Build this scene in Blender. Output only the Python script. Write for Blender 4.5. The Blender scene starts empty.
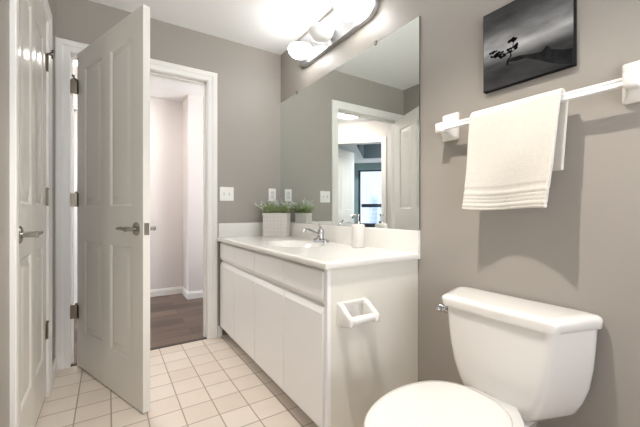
import bpy, bmesh, math, random
from mathutils import Vector, Matrix
random.seed(7)
S = bpy.context.scene
COL = S.collection
PI = math.pi

# ------------------------------------------------------------------ camera, world, exposure
cam = bpy.data.objects.new('camera', bpy.data.cameras.new('camera'))
COL.objects.link(cam)
cam.location = (0, 0, 1.018)
cam.rotation_euler = (PI/2, 0, -math.radians(32.83))
cam.data.sensor_width = 36
cam.data.lens = 328.5*36/640
cam.data.shift_y = -1.9/640
cam.data.clip_start = 0.02
cam.data.clip_end = 2000
S.camera = cam
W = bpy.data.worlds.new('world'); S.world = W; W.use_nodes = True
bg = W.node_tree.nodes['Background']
# hazy pale blue sky; added bright lobe behind and below the viewer as fill
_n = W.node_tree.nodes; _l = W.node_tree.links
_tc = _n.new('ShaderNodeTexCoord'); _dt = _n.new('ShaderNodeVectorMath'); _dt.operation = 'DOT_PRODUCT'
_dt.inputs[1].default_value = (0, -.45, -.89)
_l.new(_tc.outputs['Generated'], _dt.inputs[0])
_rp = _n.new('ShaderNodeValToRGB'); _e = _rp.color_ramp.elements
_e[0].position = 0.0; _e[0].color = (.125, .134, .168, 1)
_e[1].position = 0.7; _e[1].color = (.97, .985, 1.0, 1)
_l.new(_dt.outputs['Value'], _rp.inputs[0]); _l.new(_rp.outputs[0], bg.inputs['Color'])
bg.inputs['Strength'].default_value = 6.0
S.view_settings.view_transform = 'Standard'
S.view_settings.look = 'None'
S.view_settings.gamma = 1
S.view_settings.use_curve_mapping = False
S.view_settings.exposure = 0.76
LAMP_VANITY = 11.0      # lit glass shades of the vanity light
LAMP_BATH = 60.0        # ceiling downlight, watts
LAMP_HALL = 26.0
FILL_BED = 170.0  # added lamp, out of view, to brighten the bedroom

# ------------------------------------------------------------------ dimensions
XR, XL, YE, YN, H = 1.319, -0.284, 2.701, -0.95, 2.44
WT = 0.12
HH = 2.385              # hall ceiling
MIRZ0, MIRZ1, MIRY0 = 0.925, 2.0, 1.116

# ------------------------------------------------------------------ materials
MATS = {}
def mat(name, col, rough=0.5, metal=0.0, bump=0.0, bscale=60.0, vary=0.0, vscale=6.0, spec=0.5, emit=None, coat=0.0, sheen=0.0):
    if name in MATS: return MATS[name]
    m = bpy.data.materials.new(name); m.use_nodes = True
    nt = m.node_tree; b = nt.nodes['Principled BSDF']
    b.inputs['Base Color'].default_value = (*col, 1)
    b.inputs['Roughness'].default_value = rough
    b.inputs['Metallic'].default_value = metal
    b.inputs['Specular IOR Level'].default_value = spec
    b.inputs['Coat Weight'].default_value = coat
    b.inputs['Sheen Weight'].default_value = sheen
    tc = nt.nodes.new('ShaderNodeTexCoord')
    if vary:
        n = nt.nodes.new('ShaderNodeTexNoise'); n.inputs['Scale'].default_value = vscale; n.inputs['Detail'].default_value = 4
        nt.links.new(tc.outputs['Object'], n.inputs['Vector'])
        r = nt.nodes.new('ShaderNodeMapRange')
        r.inputs['From Min'].default_value = .3; r.inputs['From Max'].default_value = .7
        r.inputs['To Min'].default_value = 1-vary; r.inputs['To Max'].default_value = 1+vary
        nt.links.new(n.outputs['Fac'], r.inputs['Value'])
        mx = nt.nodes.new('ShaderNodeVectorMath'); mx.operation = 'SCALE'
        mx.inputs[0].default_value = col
        nt.links.new(r.outputs[0], mx.inputs['Scale'])
        nt.links.new(mx.outputs[0], b.inputs['Base Color'])
    if bump:
        n = nt.nodes.new('ShaderNodeTexNoise'); n.inputs['Scale'].default_value = bscale; n.inputs['Detail'].default_value = 3
        nt.links.new(tc.outputs['Object'], n.inputs['Vector'])
        bp = nt.nodes.new('ShaderNodeBump'); bp.inputs['Strength'].default_value = bump; bp.inputs['Distance'].default_value = 0.002
        nt.links.new(n.outputs['Fac'], bp.inputs['Height'])
        nt.links.new(bp.outputs[0], b.inputs['Normal'])
    if emit:
        b.inputs['Emission Color'].default_value = (*emit[0], 1)
        b.inputs['Emission Strength'].default_value = emit[1]
    MATS[name] = m
    return m
def srgb(r, g, b):
    f = lambda c: (c/255/12.92) if c/255 <= .04045 else ((c/255+.055)/1.055)**2.4
    return (f(r), f(g), f(b))

WALL = mat('greige_wall_paint', srgb(159, 153, 145), .42, bump=.12, bscale=350, vary=.015, vscale=2)
HALLW = mat('hall_wall_paint', srgb(222, 215, 212), .6, bump=.1, bscale=300)
CEIL = mat('ceiling_paint', srgb(246, 246, 245), .8, bump=.12, bscale=250)
TRIM = mat('white_trim_paint', srgb(236, 234, 230), .3, bump=.02, bscale=80)
DOORM = mat('white_door_paint', srgb(228, 225, 218), .26, bump=.03, bscale=60)
CABM = mat('white_cabinet_laminate', srgb(246, 245, 244), .35)
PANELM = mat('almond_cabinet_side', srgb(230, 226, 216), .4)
MARBLE = mat('cultured_marble', srgb(234, 232, 227), .16, vary=.01, vscale=5, coat=.3)
PORC = mat('glazed_porcelain', srgb(234, 231, 226), .08, coat=.4)
PLAST = mat('white_plastic', srgb(240, 239, 236), .3)
ACRYL = mat('white_bar_plastic', srgb(240, 240, 240), .15)
CHROME = mat('polished_chrome', (.52, .52, .53), .08, 1.0)
NICKEL = mat('brushed_nickel', (.42, .40, .37), .25, 1.0)
BRASS = mat('aged_hinge_brass', (.20, .17, .135), .34, 1.0)
BARCH = mat('satin_chrome_plate', (.52, .52, .53), .28, 1.0)
DARK = mat('dark_gap', (.02, .018, .016), .8)
RUBBER = mat('bumper_rubber', srgb(225, 220, 210), .6)
TOWELM = mat('terry_cloth', srgb(212, 207, 197), .95, bump=.9, bscale=420, sheen=.4, vary=.03, vscale=90, spec=.1)
POTM = mat('pale_stoneware', srgb(212, 209, 203), .6, bump=.1, bscale=120)
SOIL = mat('potting_soil', (.06, .045, .03), .9, bump=.6, bscale=90)
LEAFA = mat('fresh_green_leaf', srgb(184, 200, 140), .55, vary=.25, vscale=40)
LEAFB = mat('grey_green_leaf', srgb(222, 230, 220), .6, vary=.12, vscale=40)
STEM = mat('plant_stem', srgb(130, 140, 100), .6)
CERAM = mat('matte_white_ceramic', srgb(208, 204, 200), .5)
FOAMW = mat('white_glass_shade', srgb(228, 228, 224), .25, emit=((1, 1, .98), .05))  # faint glow put into the unlit glass
SHADE = mat('lit_glass_shade', srgb(240, 238, 232), .3, emit=((1.0, .99, .98), LAMP_VANITY))
BATHL = mat('lit_ceiling_diffuser', srgb(240, 238, 232), .4, emit=((1.0, .95, .88), 6.0))
HALLL = mat('lit_hall_diffuser', srgb(240, 238, 232), .4, emit=((1.0, .95, .9), LAMP_HALL))
BEDFILL = mat('bedroom_fill_diffuser', srgb(240, 238, 232), .4, emit=((.85, .93, 1.0), FILL_BED))
TEAL = mat('teal_grey_paint', srgb(140, 162, 164), .6)
TEALD = mat('dark_slate_paint', srgb(52, 62, 66), .6)
FRAMEM = mat('dark_window_metal', srgb(58, 66, 74), .4, .3)
TOWERM = mat('hazy_tower', srgb(196, 210, 224), .8, vary=.1, vscale=.2)  # distance haze put into the tower colours
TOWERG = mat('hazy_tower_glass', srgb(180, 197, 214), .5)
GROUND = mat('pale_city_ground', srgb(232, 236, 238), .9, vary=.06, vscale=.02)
CANVAS = mat('black_canvas_edge', (.010, .010, .011), .7, spec=.1)
INK = mat('black_ink', (.006, .006, .007), .8, spec=.05)
INK2 = mat('charcoal_ink', (.013, .013, .014), .8, vary=.5, vscale=30, spec=.05)

# mirror
mm = bpy.data.materials.new('silvered_mirror'); mm.use_nodes = True
b = mm.node_tree.nodes['Principled BSDF']
b.inputs['Base Color'].default_value = (.83, .87, .845, 1); b.inputs['Metallic'].default_value = 1; b.inputs['Roughness'].default_value = 0.0
MIRROR = mm
# clear glass
gm = bpy.data.materials.new('window_glass'); gm.use_nodes = True
nt = gm.node_tree; nt.nodes.remove(nt.nodes['Principled BSDF'])
t_ = nt.nodes.new('ShaderNodeBsdfTransparent'); g_ = nt.nodes.new('ShaderNodeBsdfGlossy'); g_.inputs['Roughness'].default_value = .02
x_ = nt.nodes.new('ShaderNodeMixShader'); x_.inputs[0].default_value = .06
nt.links.new(t_.outputs[0], x_.inputs[1]); nt.links.new(g_.outputs[0], x_.inputs[2])
nt.links.new(x_.outputs[0], nt.nodes['Material Output'].inputs['Surface'])
GLASS = gm

def tile_material():
    m = bpy.data.materials.new('square_floor_tile'); m.use_nodes = True
    nt = m.node_tree; b = nt.nodes['Principled BSDF']
    tc = nt.nodes.new('ShaderNodeTexCoord'); mp = nt.nodes.new('ShaderNodeMapping')
    mp.inputs['Location'].default_value = (-.0135+.1524*20, -(2.572-.1524*17)+.1524*20, 0)
    nt.links.new(tc.outputs['Object'], mp.inputs['Vector'])
    br = nt.nodes.new('ShaderNodeTexBrick'); br.offset = 0; br.squash = 1
    br.inputs['Scale'].default_value = 1; br.inputs['Brick Width'].default_value = .1524; br.inputs['Row Height'].default_value = .1524
    br.inputs['Mortar Size'].default_value = .0034; br.inputs['Mortar Smooth'].default_value = .2; br.inputs['Bias'].default_value = 0
    br.inputs['Color1'].default_value = (*srgb(222, 212, 200), 1); br.inputs['Color2'].default_value = (*srgb(214, 202, 188), 1)
    br.inputs['Mortar'].default_value = (*srgb(160, 147, 133), 1)
    nt.links.new(mp.outputs[0], br.inputs['Vector'])
    no = nt.nodes.new('ShaderNodeTexNoise'); no.inputs['Scale'].default_value = 9; no.inputs['Detail'].default_value = 6
    nt.links.new(tc.outputs['Object'], no.inputs['Vector'])
    mr = nt.nodes.new('ShaderNodeMapRange'); mr.inputs['To Min'].default_value = .93; mr.inputs['To Max'].default_value = 1.06
    nt.links.new(no.outputs['Fac'], mr.inputs['Value'])
    vm = nt.nodes.new('ShaderNodeVectorMath'); vm.operation = 'SCALE'
    nt.links.new(br.outputs['Color'], vm.inputs[0]); nt.links.new(mr.outputs[0], vm.inputs['Scale'])
    nt.links.new(vm.outputs[0], b.inputs['Base Color'])
    b.inputs['Roughness'].default_value = .34
    iv = nt.nodes.new('ShaderNodeMath'); iv.operation = 'SUBTRACT'; iv.inputs[0].default_value = 1
    nt.links.new(br.outputs['Fac'], iv.inputs[1])
    bp = nt.nodes.new('ShaderNodeBump'); bp.inputs['Strength'].default_value = .5; bp.inputs['Distance'].default_value = .003
    nt.links.new(iv.outputs[0], bp.inputs['Height']); nt.links.new(bp.outputs[0], b.inputs['Normal'])
    return m
def plank_material():
    m = bpy.data.materials.new('dark_wood_planks'); m.use_nodes = True
    nt = m.node_tree; b = nt.nodes['Principled BSDF']
    tc = nt.nodes.new('ShaderNodeTexCoord'); mp = nt.nodes.new('ShaderNodeMapping')
    mp.inputs['Location'].default_value = (10, 10, 0)
    nt.links.new(tc.outputs['Object'], mp.inputs['Vector'])
    br = nt.nodes.new('ShaderNodeTexBrick'); br.offset = .37
    br.inputs['Scale'].default_value = 1; br.inputs['Brick Width'].default_value = 1.1; br.inputs['Row Height'].default_value = .165
    br.inputs['Mortar Size'].default_value = .0016; br.inputs['Bias'].default_value = 0
    br.inputs['Color1'].default_value = (*srgb(112, 94, 82), 1); br.inputs['Color2'].default_value = (*srgb(76, 62, 55), 1)
    br.inputs['Mortar'].default_value = (*srgb(50, 40, 34), 1)
    nt.links.new(mp.outputs[0], br.inputs['Vector'])
    mp2 = nt.nodes.new('ShaderNodeMapping'); mp2.inputs['Scale'].default_value = (3, 40, 1)
    nt.links.new(tc.outputs['Object'], mp2.inputs['Vector'])
    no = nt.nodes.new('ShaderNodeTexNoise'); no.inputs['Scale'].default_value = 1; no.inputs['Detail'].default_value = 8
    nt.links.new(mp2.outputs[0], no.inputs['Vector'])
    mr = nt.nodes.new('ShaderNodeMapRange'); mr.inputs['From Min'].default_value = .3; mr.inputs['From Max'].default_value = .7
    mr.inputs['To Min'].default_value = .72; mr.inputs['To Max'].default_value = 1.25
    nt.links.new(no.outputs['Fac'], mr.inputs['Value'])
    vm = nt.nodes.new('ShaderNodeVectorMath'); vm.operation = 'SCALE'
    nt.links.new(br.outputs['Color'], vm.inputs[0]); nt.links.new(mr.outputs[0], vm.inputs['Scale'])
    nt.links.new(vm.outputs[0], b.inputs['Base Color']); b.inputs['Roughness'].default_value = .4
    return m
def print_material():
    """black and white seascape: cloudy sky over dark water, by height on the print"""
    m = bpy.data.materials.new('seascape_print'); m.use_nodes = True
    nt = m.node_tree; b = nt.nodes['Principled BSDF']; b.inputs['Roughness'].default_value = .8; b.inputs['Specular IOR Level'].default_value = .08
    tc = nt.nodes.new('ShaderNodeTexCoord'); sp = nt.nodes.new('ShaderNodeSeparateXYZ')
    nt.links.new(tc.outputs['Object'], sp.inputs[0])
    mp = nt.nodes.new('ShaderNodeMapping'); mp.inputs['Rotation'].default_value = (.45, 0, 0); mp.inputs['Scale'].default_value = (1, 4, 13)
    nt.links.new(tc.outputs['Object'], mp.inputs['Vector'])
    no = nt.nodes.new('ShaderNodeTexNoise'); no.inputs['Scale'].default_value = 1.2; no.inputs['Detail'].default_value = 5
    nt.links.new(mp.outputs[0], no.inputs['Vector'])
    rp = nt.nodes.new('ShaderNodeValToRGB'); e = rp.color_ramp.elements
    mr = nt.nodes.new('ShaderNodeMapRange'); mr.inputs['From Min'].default_value = 0.0; mr.inputs['From Max'].default_value = .315
    nt.links.new(sp.outputs['Z'], mr.inputs['Value']); nt.links.new(mr.outputs[0], rp.inputs[0])
    e[0].position = 0; e[0].color = (.028, .028, .029, 1)
    e[1].position = 1; e[1].color = (.045, .045, .047, 1)
    for p, c in ((.2, .04), (.32, .09), (.38, .20), (.46, .36), (.58, .26), (.70, .11), (.86, .055)):
        k = e.new(p); k.color = (c, c, c*1.01, 1)
    mr2 = nt.nodes.new('ShaderNodeMapRange'); mr2.inputs['From Min'].default_value = .3; mr2.inputs['From Max'].default_value = .7
    mr2.inputs['To Min'].default_value = .45; mr2.inputs['To Max'].default_value = 1.6
    nt.links.new(no.outputs['Fac'], mr2.inputs['Value'])
    vm = nt.nodes.new('ShaderNodeVectorMath'); vm.operation = 'SCALE'
    nt.links.new(rp.outputs[0], vm.inputs[0]); nt.links.new(mr2.outputs[0], vm.inputs['Scale'])
    nt.links.new(vm.outputs[0], b.inputs['Base Color'])
    return m
TILE, PLANK, PRINT = tile_material(), plank_material(), print_material()

# ------------------------------------------------------------------ helpers
OFF = {}       # world position of each object's own origin (root empties)
ROT = {}
def setp(o, label=None, cat=None, group=None, kind=None):
    for k, v in (('label', label), ('category', cat), ('group', group), ('kind', kind)):
        if v: o[k] = v
    return o
def thing(name, loc, label, cat, group=None, kind=None):
    o = bpy.data.objects.new(name, None); COL.objects.link(o); o.location = loc
    o.empty_display_size = .05
    OFF[o.name] = Vector(loc)
    return setp(o, label, cat, group, kind)
def obj(name, bm, m, parent=None, smooth=False, bevel=0, seg=2, subd=0, origin=None, sharp=35):
    """links one mesh; bm is in world coordinates"""
    off = OFF[parent.name] if parent is not None else Vector(origin or (0, 0, 0))
    bmesh.ops.translate(bm, verts=bm.verts, vec=-off)
    bmesh.ops.recalc_face_normals(bm, faces=bm.faces)
    me = bpy.data.meshes.new(name); bm.to_mesh(me); bm.free()
    if smooth:
        for p in me.polygons: p.use_smooth = True
        me.set_sharp_from_angle(angle=math.radians(sharp))
    for x in (m if isinstance(m, (list, tuple)) else [m]): me.materials.append(x)
    o = bpy.data.objects.new(name, me); COL.objects.link(o)
    if parent is not None: o.parent = parent
    else: o.location = off
    OFF[o.name] = off
    if bevel:
        md = o.modifiers.new('bevel', 'BEVEL'); md.width = bevel; md.segments = seg; md.limit_method = 'ANGLE'; md.angle_limit = math.radians(40)
        md.harden_normals = False
    if subd:
        md = o.modifiers.new('subd', 'SUBSURF'); md.levels = subd; md.render_levels = subd
    return o
def struct(name, bm, m, label, cat, **k):
    return setp(obj(name, bm, m, **k), label, cat, None, 'structure')
def box(bm, x0, y0, z0, x1, y1, z1, M=None):
    vs = [bm.verts.new((x, y, z)) for x in (x0, x1) for y in (y0, y1) for z in (z0, z1)]
    for f in ((0, 1, 3, 2), (4, 6, 7, 5), (0, 4, 5, 1), (2, 3, 7, 6), (0, 2, 6, 4), (1, 5, 7, 3)):
        bm.faces.new([vs[i] for i in f])
    if M is not None: bmesh.ops.transform(bm, matrix=M, verts=vs)
    return vs
def bx(*a, M=None):
    bm = bmesh.new(); box(bm, *a, M=M); return bm
def boxes(*L, M=None):
    bm = bmesh.new()
    for a in L: box(bm, *a, M=M)
    return bm
def rings(bm, R, cap0=True, cap1=True):
    """loft through rings of equal vertex count"""
    V = [[bm.verts.new(p) for p in r] for r in R]; n = len(V[0])
    for a, b in zip(V, V[1:]):
        for i in range(n): bm.faces.new((a[i], a[(i+1) % n], b[(i+1) % n], b[i]))
    if cap0: bm.faces.new(V[0][::-1])
    if cap1: bm.faces.new(V[-1])
    return V
def loft(R, **k):
    bm = bmesh.new(); rings(bm, R, **k); return bm
def lathe(bm, prof, c, axis=(0, 0, 1), n=28):
    """prof: (radius, height along axis)"""
    ax = Vector(axis).normalized(); u = ax.orthogonal().normalized(); v = ax.cross(u); c = Vector(c)
    rings(bm, [[c+ax*h+(u*math.cos(2*PI*i/n)+v*math.sin(2*PI*i/n))*max(r, 1e-4) for i in range(n)] for r, h in prof])
    return bm
def tube(bm, P, rad, n=10):
    P = [Vector(p) for p in P]; rr = rad if isinstance(rad, (list, tuple)) else [rad]*len(P)
    R = []; up = None
    for i, p in enumerate(P):
        d = (P[min(i+1, len(P)-1)]-P[max(i-1, 0)]).normalized()
        u = d.orthogonal().normalized() if up is None else (up-d*up.dot(d)).normalized()
        up = u; v = d.cross(u)
        R.append([p+(u*math.cos(2*PI*k/n)+v*math.sin(2*PI*k/n))*rr[i] for k in range(n)])
    rings(bm, R); return bm
def curve(P, n=8):
    """Catmull-Rom through points"""
    P = [Vector(p) for p in P]; Q = [P[0]*2-P[1]]+P+[P[-1]*2-P[-2]]; out = []
    for i in range(1, len(Q)-2):
        a, b, c, d = Q[i-1:i+3]
        for k in range(n):
            t = k/n
            out.append(.5*((2*b)+(-a+c)*t+(2*a-5*b+4*c-d)*t*t+(-a+3*b-3*c+d)*t**3))
    out.append(P[-1]); return out
def roundpoly(pts, rad, n=5):
    """rounded polygon in 2D; rad scalar or per vertex"""
    out = []; N = len(pts)
    for i in range(N):
        p = Vector(pts[i]); a = (Vector(pts[i-1])-p); b = (Vector(pts[(i+1) % N])-p)
        r = rad[i] if isinstance(rad, (list, tuple)) else rad
        an = a.angle(b)/2; t = min(r/math.tan(an), a.length*.49, b.length*.49)
        s, e = p+a.normalized()*t, p+b.normalized()*t
        for k in range(n+1):
            q = k/n; out.append((s*(1-q)**2+p*2*q*(1-q)+e*q*q))
    return out
def prism(bm, pts, z0, z1, f=None):
    """extrude 2D polygon; f maps (x,y,z) to world"""
    f = f or (lambda x, y, z: (x, y, z))
    rings(bm, [[f(p[0], p[1], z) for p in pts] for z in (z0, z1)]); return bm

# ------------------------------------------------------------------ bathroom shell
struct('floor', bx(XL-.14, YN, -.05, XR, YE, 0), TILE, 'beige square ceramic tile floor of the bathroom', 'floor')
struct('ceiling', bx(XL-.14, YN, H, XR+.1, YE+WT, H+.08), CEIL, 'white flat bathroom ceiling', 'ceiling')
struct('wall_right', bx(XR, YN, -.05, XR+.1, YE+WT, H), WALL, 'greige wall behind the toilet, mirror and towel bar', 'wall')
DO0, DO1, DZ = -.207, .666, 2.06        # bathroom doorway
struct('wall_far', boxes((-1.75, YE, -.05, DO0-.02, YE+WT, H), (DO1+.02, YE, -.05, XR, YE+WT, H), (DO0-.02, YE, DZ+.02, DO1+.02, YE+WT, H)),
       WALL, 'greige wall around the open doorway beside the vanity', 'wall')
CY0, CY1 = 1.60, 2.335                   # closet doorway in the left wall
struct('wall_left', boxes((XL-.1, YN, -.05, XL, CY0-.02, H), (XL-.1, CY1+.02, -.05, XL, YE, H), (XL-.1, CY0-.02, DZ+.02, XL, CY1+.02, H)),
       WALL, 'greige left wall around the closet door', 'wall')
struct('wall_closet', bx(XL-.20, CY0-.1, -.05, XL-.102, CY1+.1, H), WALL, 'wall behind the closed closet door', 'wall')
NW0, NW1, NZ0, NZ1 = XL+.10, XR-.10, .50, 2.20      # added window behind the viewer, lets in fill light
struct('wall_near', boxes((XL-.1, YN-.1, -.05, NW0, YN, H), (NW1, YN-.1, -.05, XR, YN, H), (NW0, YN-.1, -.05, NW1, YN, NZ0), (NW0, YN-.1, NZ1, NW1, YN, H)), WALL, 'greige wall with the added fill window behind the viewer', 'wall')
w2 = thing('fill_window', ((NW0+NW1)/2, YN-.06, NZ0), 'added wide white framed window behind the viewer, for fill light', 'window', kind='structure')
obj('window_frame', boxes((NW0, YN-.09, NZ0, NW0+.05, YN-.03, NZ1), (NW1-.05, YN-.09, NZ0, NW1, YN-.03, NZ1), (NW0+.05, YN-.09, NZ0, NW1-.05, YN-.03, NZ0+.05), (NW0+.05, YN-.09, NZ1-.05, NW1-.05, YN-.03, NZ1)), TRIM, w2)
obj('glass', bx(NW0+.045, YN-.062, NZ0+.045, NW1-.045, YN-.057, NZ1-.045), GLASS, w2)

# casings and jambs
def casing_bm(inner0, inner1, ztop, w, f, proj=.017):
    """moulded casing round a doorway; profile swept over the two legs and the head, with mitred corners. f(s,z,d)->world"""
    prof = [(0, 0), (0, proj*.55), (.006, proj*.7), (w*.45, proj*.75), (w*.55, proj), (w*.92, proj), (w, proj*.8), (w, 0)]
    bm = bmesh.new()
    R = []
    for st in range(4):
        r = []
        for o, d in prof:
            if st == 0: r.append(f(inner0-o, 0, d))
            if st == 1: r.append(f(inner0-o, ztop+o, d))
            if st == 2: r.append(f(inner1+o, ztop+o, d))
            if st == 3: r.append(f(inner1+o, 0, d))
        R.append(r)
    rings(bm, R); return bm
struct('trim_1', casing_bm(DO0-.002, DO1+.004, DZ+.003, .075, lambda s, z, d: (s, YE-d, z)), TRIM, 'white moulded casing around the open bathroom doorway', 'door casing')
struct('trim_2', casing_bm(DO0-.002, DO1+.004, DZ+.003, .075, lambda s, z, d: (s, YE+WT+d, z)), TRIM, 'white casing on the hall side of the bathroom doorway', 'door casing')
struct('trim_3', boxes((DO0-.02, YE, 0, DO0, YE+WT, DZ+.02), (DO1, YE, 0, DO1+.02, YE+WT, DZ+.02), (DO0, YE, DZ, DO1, YE+WT, DZ+.02),
       (DO0, YE+.045, 0, DO0+.012, YE+.08, DZ), (DO1-.012, YE+.045, 0, DO1, YE+.08, DZ), (DO0, YE+.045, DZ-.012, DO1, YE+.08, DZ)),
       TRIM, 'white jamb and stop lining the open bathroom doorway', 'door jamb', bevel=.0015)
struct('trim_4', casing_bm(CY0, CY1, DZ+.003, .075, lambda s, z, d: (XL+d, s, z)), TRIM, 'white casing around the closet door in the left wall', 'door casing')
struct('trim_5', boxes((XL-.1, CY0-.02, 0, XL, CY0, DZ+.02), (XL-.1, CY1, 0, XL, CY1+.02, DZ+.02), (XL-.1, CY0, DZ, XL, CY1, DZ+.02),
       (XL-.07, CY0, 0, XL-.042, CY0+.012, DZ), (XL-.07, CY1-.012, 0, XL-.042, CY1, DZ), (XL-.07, CY0, DZ-.012, XL-.042, CY1, DZ)),
       TRIM, 'white jamb lining the closet doorway', 'door jamb')
struct('threshold', bx(DO0, YE-.003, -.04, DO1, YE+.03, .004), mat('dark_threshold', srgb(66, 56, 50), .5), 'dark strip where tile meets wood under the doorway', 'threshold')
def baseb(name, P, label, h=.085, t=.013):
    """baseboard along a polyline of (x,y), inside normal to the left"""
    bm = bmesh.new()
    prof = [(0, 0), (t, 0), (t, h*.72), (t*.7, h*.8), (t*.55, h*.95), (t*.3, h), (0, h)]
    n = len(P); dirs = [(Vector(P[i+1])-Vector(P[i])).normalized() for i in range(n-1)]
    R = []
    for i in range(n):
        a = dirs[max(i-1, 0)]; b_ = dirs[min(i, n-2)]
        na, nb = Vector((-a.y, a.x)), Vector((-b_.y, b_.x)); m = (na+nb).normalized(); m = m/max(m.dot(na), .3)
        R.append([(P[i][0]+m.x*d, P[i][1]+m.y*d, z) for d, z in prof])
    rings(bm, R)
    return struct(name, bm, TRIM, label, 'baseboard')
baseb('baseboard_right', [(XR, YN), (XR, 1.11)], 'white baseboard behind the toilet')
baseb('baseboard_far', [(.785, YE), (.748, YE)], 'short white baseboard between doorway and vanity')
baseb('baseboard_left', [(XL, YE), (XL, CY1+.078)], 'short white baseboard between closet casing and corner')
baseb('baseboard_near', [(XL, CY0-.078), (XL, YN)], 'white baseboard along the near left wall')

# ------------------------------------------------------------------ hall
struct('floor_hall', bx(-2.2, YE, -.05, 2.1, 4.6, 0), PLANK, 'dark wood plank floor of the hall', 'floor')
struct('ceiling_hall', bx(-1.75, YE+WT, HH, 2.1, 4.6, HH+.08), CEIL, 'white ceiling of the hall', 'ceiling')
JX, JY0, JY1 = .783, 4.04, 4.385
P0 = Vector((-.584, 3.871)); A_ = Vector((-.70711, -.70711)); N_ = Vector((-.70711, .70711))
MB = Matrix(((A_.x, N_.x, 0, P0.x), (A_.y, N_.y, 0, P0.y), (0, 0, 1, 0), (0, 0, 0, 1)))   # bedroom frame: a, n, z
aE = (JY1-P0.y)/A_.y
struct('wall_hall_far', bx(P0.x+A_.x*aE-.12, JY1, -.05, JX+.1, JY1+.1, HH), HALLW, 'pale wall at the back of the hall seen through the doorway', 'wall')
struct('wall_hall_side', bx(JX, JY0, -.05, 2.1, JY1, HH), HALLW, 'pale hall wall standing forward at the right of the doorway view', 'wall')
struct('wall_hall_right', bx(2.0, YE+WT, -.05, 2.1, JY0, HH), HALLW, 'pale wall closing the hall on the right', 'wall')
baseb('baseboard_hall', [(JX+1.2, JY0), (JX, JY0), (JX, JY1), (P0.x+A_.x*aE+.02, JY1)], 'white baseboard following the jog of the hall wall', h=.085)
BO0, BO1 = -.45, .329
struct('wall_diagonal', boxes((aE, 0, -.05, BO0-.02, .11, HH), (BO1+.02, 0, -.05, 1.487, .11, HH), (BO0-.02, 0, DZ+.02, BO1+.02, .11, HH), M=MB),
       HALLW, 'pale diagonal hall wall around the bedroom doorway seen in the mirror', 'wall')
fB = lambda a, n, z: tuple(MB @ Vector((a, n, z)))
struct('trim_6', casing_bm(BO0, BO1, DZ+.003, .075, lambda s, z, d: fB(s, -d, z)), TRIM, 'white casing around the bedroom doorway seen in the mirror', 'door casing')
struct('trim_7', boxes((BO0-.02, 0, 0, BO0, .11, DZ+.02), (BO1, 0, 0, BO1+.02, .11, DZ+.02), (BO0, 0, DZ, BO1, .11, DZ+.02), M=MB), TRIM, 'white jamb lining the bedroom doorway', 'door jamb')
# bedroom behind the diagonal wall
BN = 2.8; A0b, A1b = -1.0, 2.3; SZ = 2.163
struct('floor_bedroom', bx(A0b, 0.0, -.05, A1b, BN, -.0006, M=MB), PLANK, 'dark wood floor of the bedroom seen in the mirror', 'floor')
struct('ceiling_bedroom', boxes((A0b, .11, SZ, -.11, BN, SZ+.7), (-.11, .11, SZ, A1b, .5, SZ+.7), (-.11, 2.13, SZ, A1b, BN, SZ+.7), (2.0, .5, SZ, A1b, 2.13, SZ+.7), M=MB),
       CEIL, 'white lowered bedroom ceiling around the dark tray', 'ceiling')
struct('ceiling_tray', boxes((-.11, .5, 2.62, 2.0, 2.13, 2.70), (-.11, 2.118, SZ+.001, 2.0, 2.13, 2.62), (-.11, .5, SZ+.001, -.10, 2.118, 2.62), M=MB), TEALD, 'dark slate tray recess in the bedroom ceiling', 'ceiling')
W0, W1, WZ0, WZ1 = -.29, 1.9, .0, 2.0
struct('wall_bedroom_window', boxes((A0b, BN, -.05, W0, BN+.12, SZ+.5), (W1, BN, -.05, A1b, BN+.12, SZ+.5), (W0, BN, WZ1, W1, BN+.12, SZ+.5), (W0, BN, -.05, W1, BN+.12, .62), M=MB),
       TEAL, 'teal grey bedroom wall around the window seen in the mirror', 'wall')
struct('wall_bedroom_left', bx(A0b-.1, .11, -.05, A0b, BN+.12, SZ+.5, M=MB), TEAL, 'teal grey bedroom wall behind the open bedroom door', 'wall')
struct('wall_bedroom_right', bx(A1b, .11, -.05, A1b+.1, BN+.12, SZ+.5, M=MB), HALLW, 'pale bedroom wall opposite the open door', 'wall')
struct('wall_bedroom_near', boxes((1.487, 0, -.05, A1b+.1, .11, SZ+.5), (A0b-.1, 0, -.05, aE, .11, SZ+.5), (aE, .0, HH, 1.487, .11, SZ+.5), M=MB), HALLW, 'pale bedroom wall beside its doorway', 'wall')
wn = thing('window_1', fB((W0+W1)/2, BN+.05, .62), 'tall dark framed bedroom window with city view seen in the mirror', 'window', kind='structure')
obj('window_frame', boxes((W0, BN+.03, .62, W0+.05, BN+.09, WZ1), (W1-.06, BN+.03, .62, W1, BN+.09, WZ1), (W0, BN+.03, .62, W1, BN+.09, .74), (W0, BN+.03, WZ1-.03, W1, BN+.09, WZ1), M=MB), FRAMEM, wn)
obj('mullion', bx(.65, BN+.035, .74, .70, BN+.085, WZ1-.03, M=MB), FRAMEM, wn)
obj('rail', bx(W0+.075, BN+.02, 1.12, W1-.06, BN+.095, 1.20, M=MB), FRAMEM, wn)
obj('glass', bx(W0+.07, BN+.055, .73, W1-.055, BN+.06, WZ1-.025, M=MB), GLASS, wn)
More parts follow.
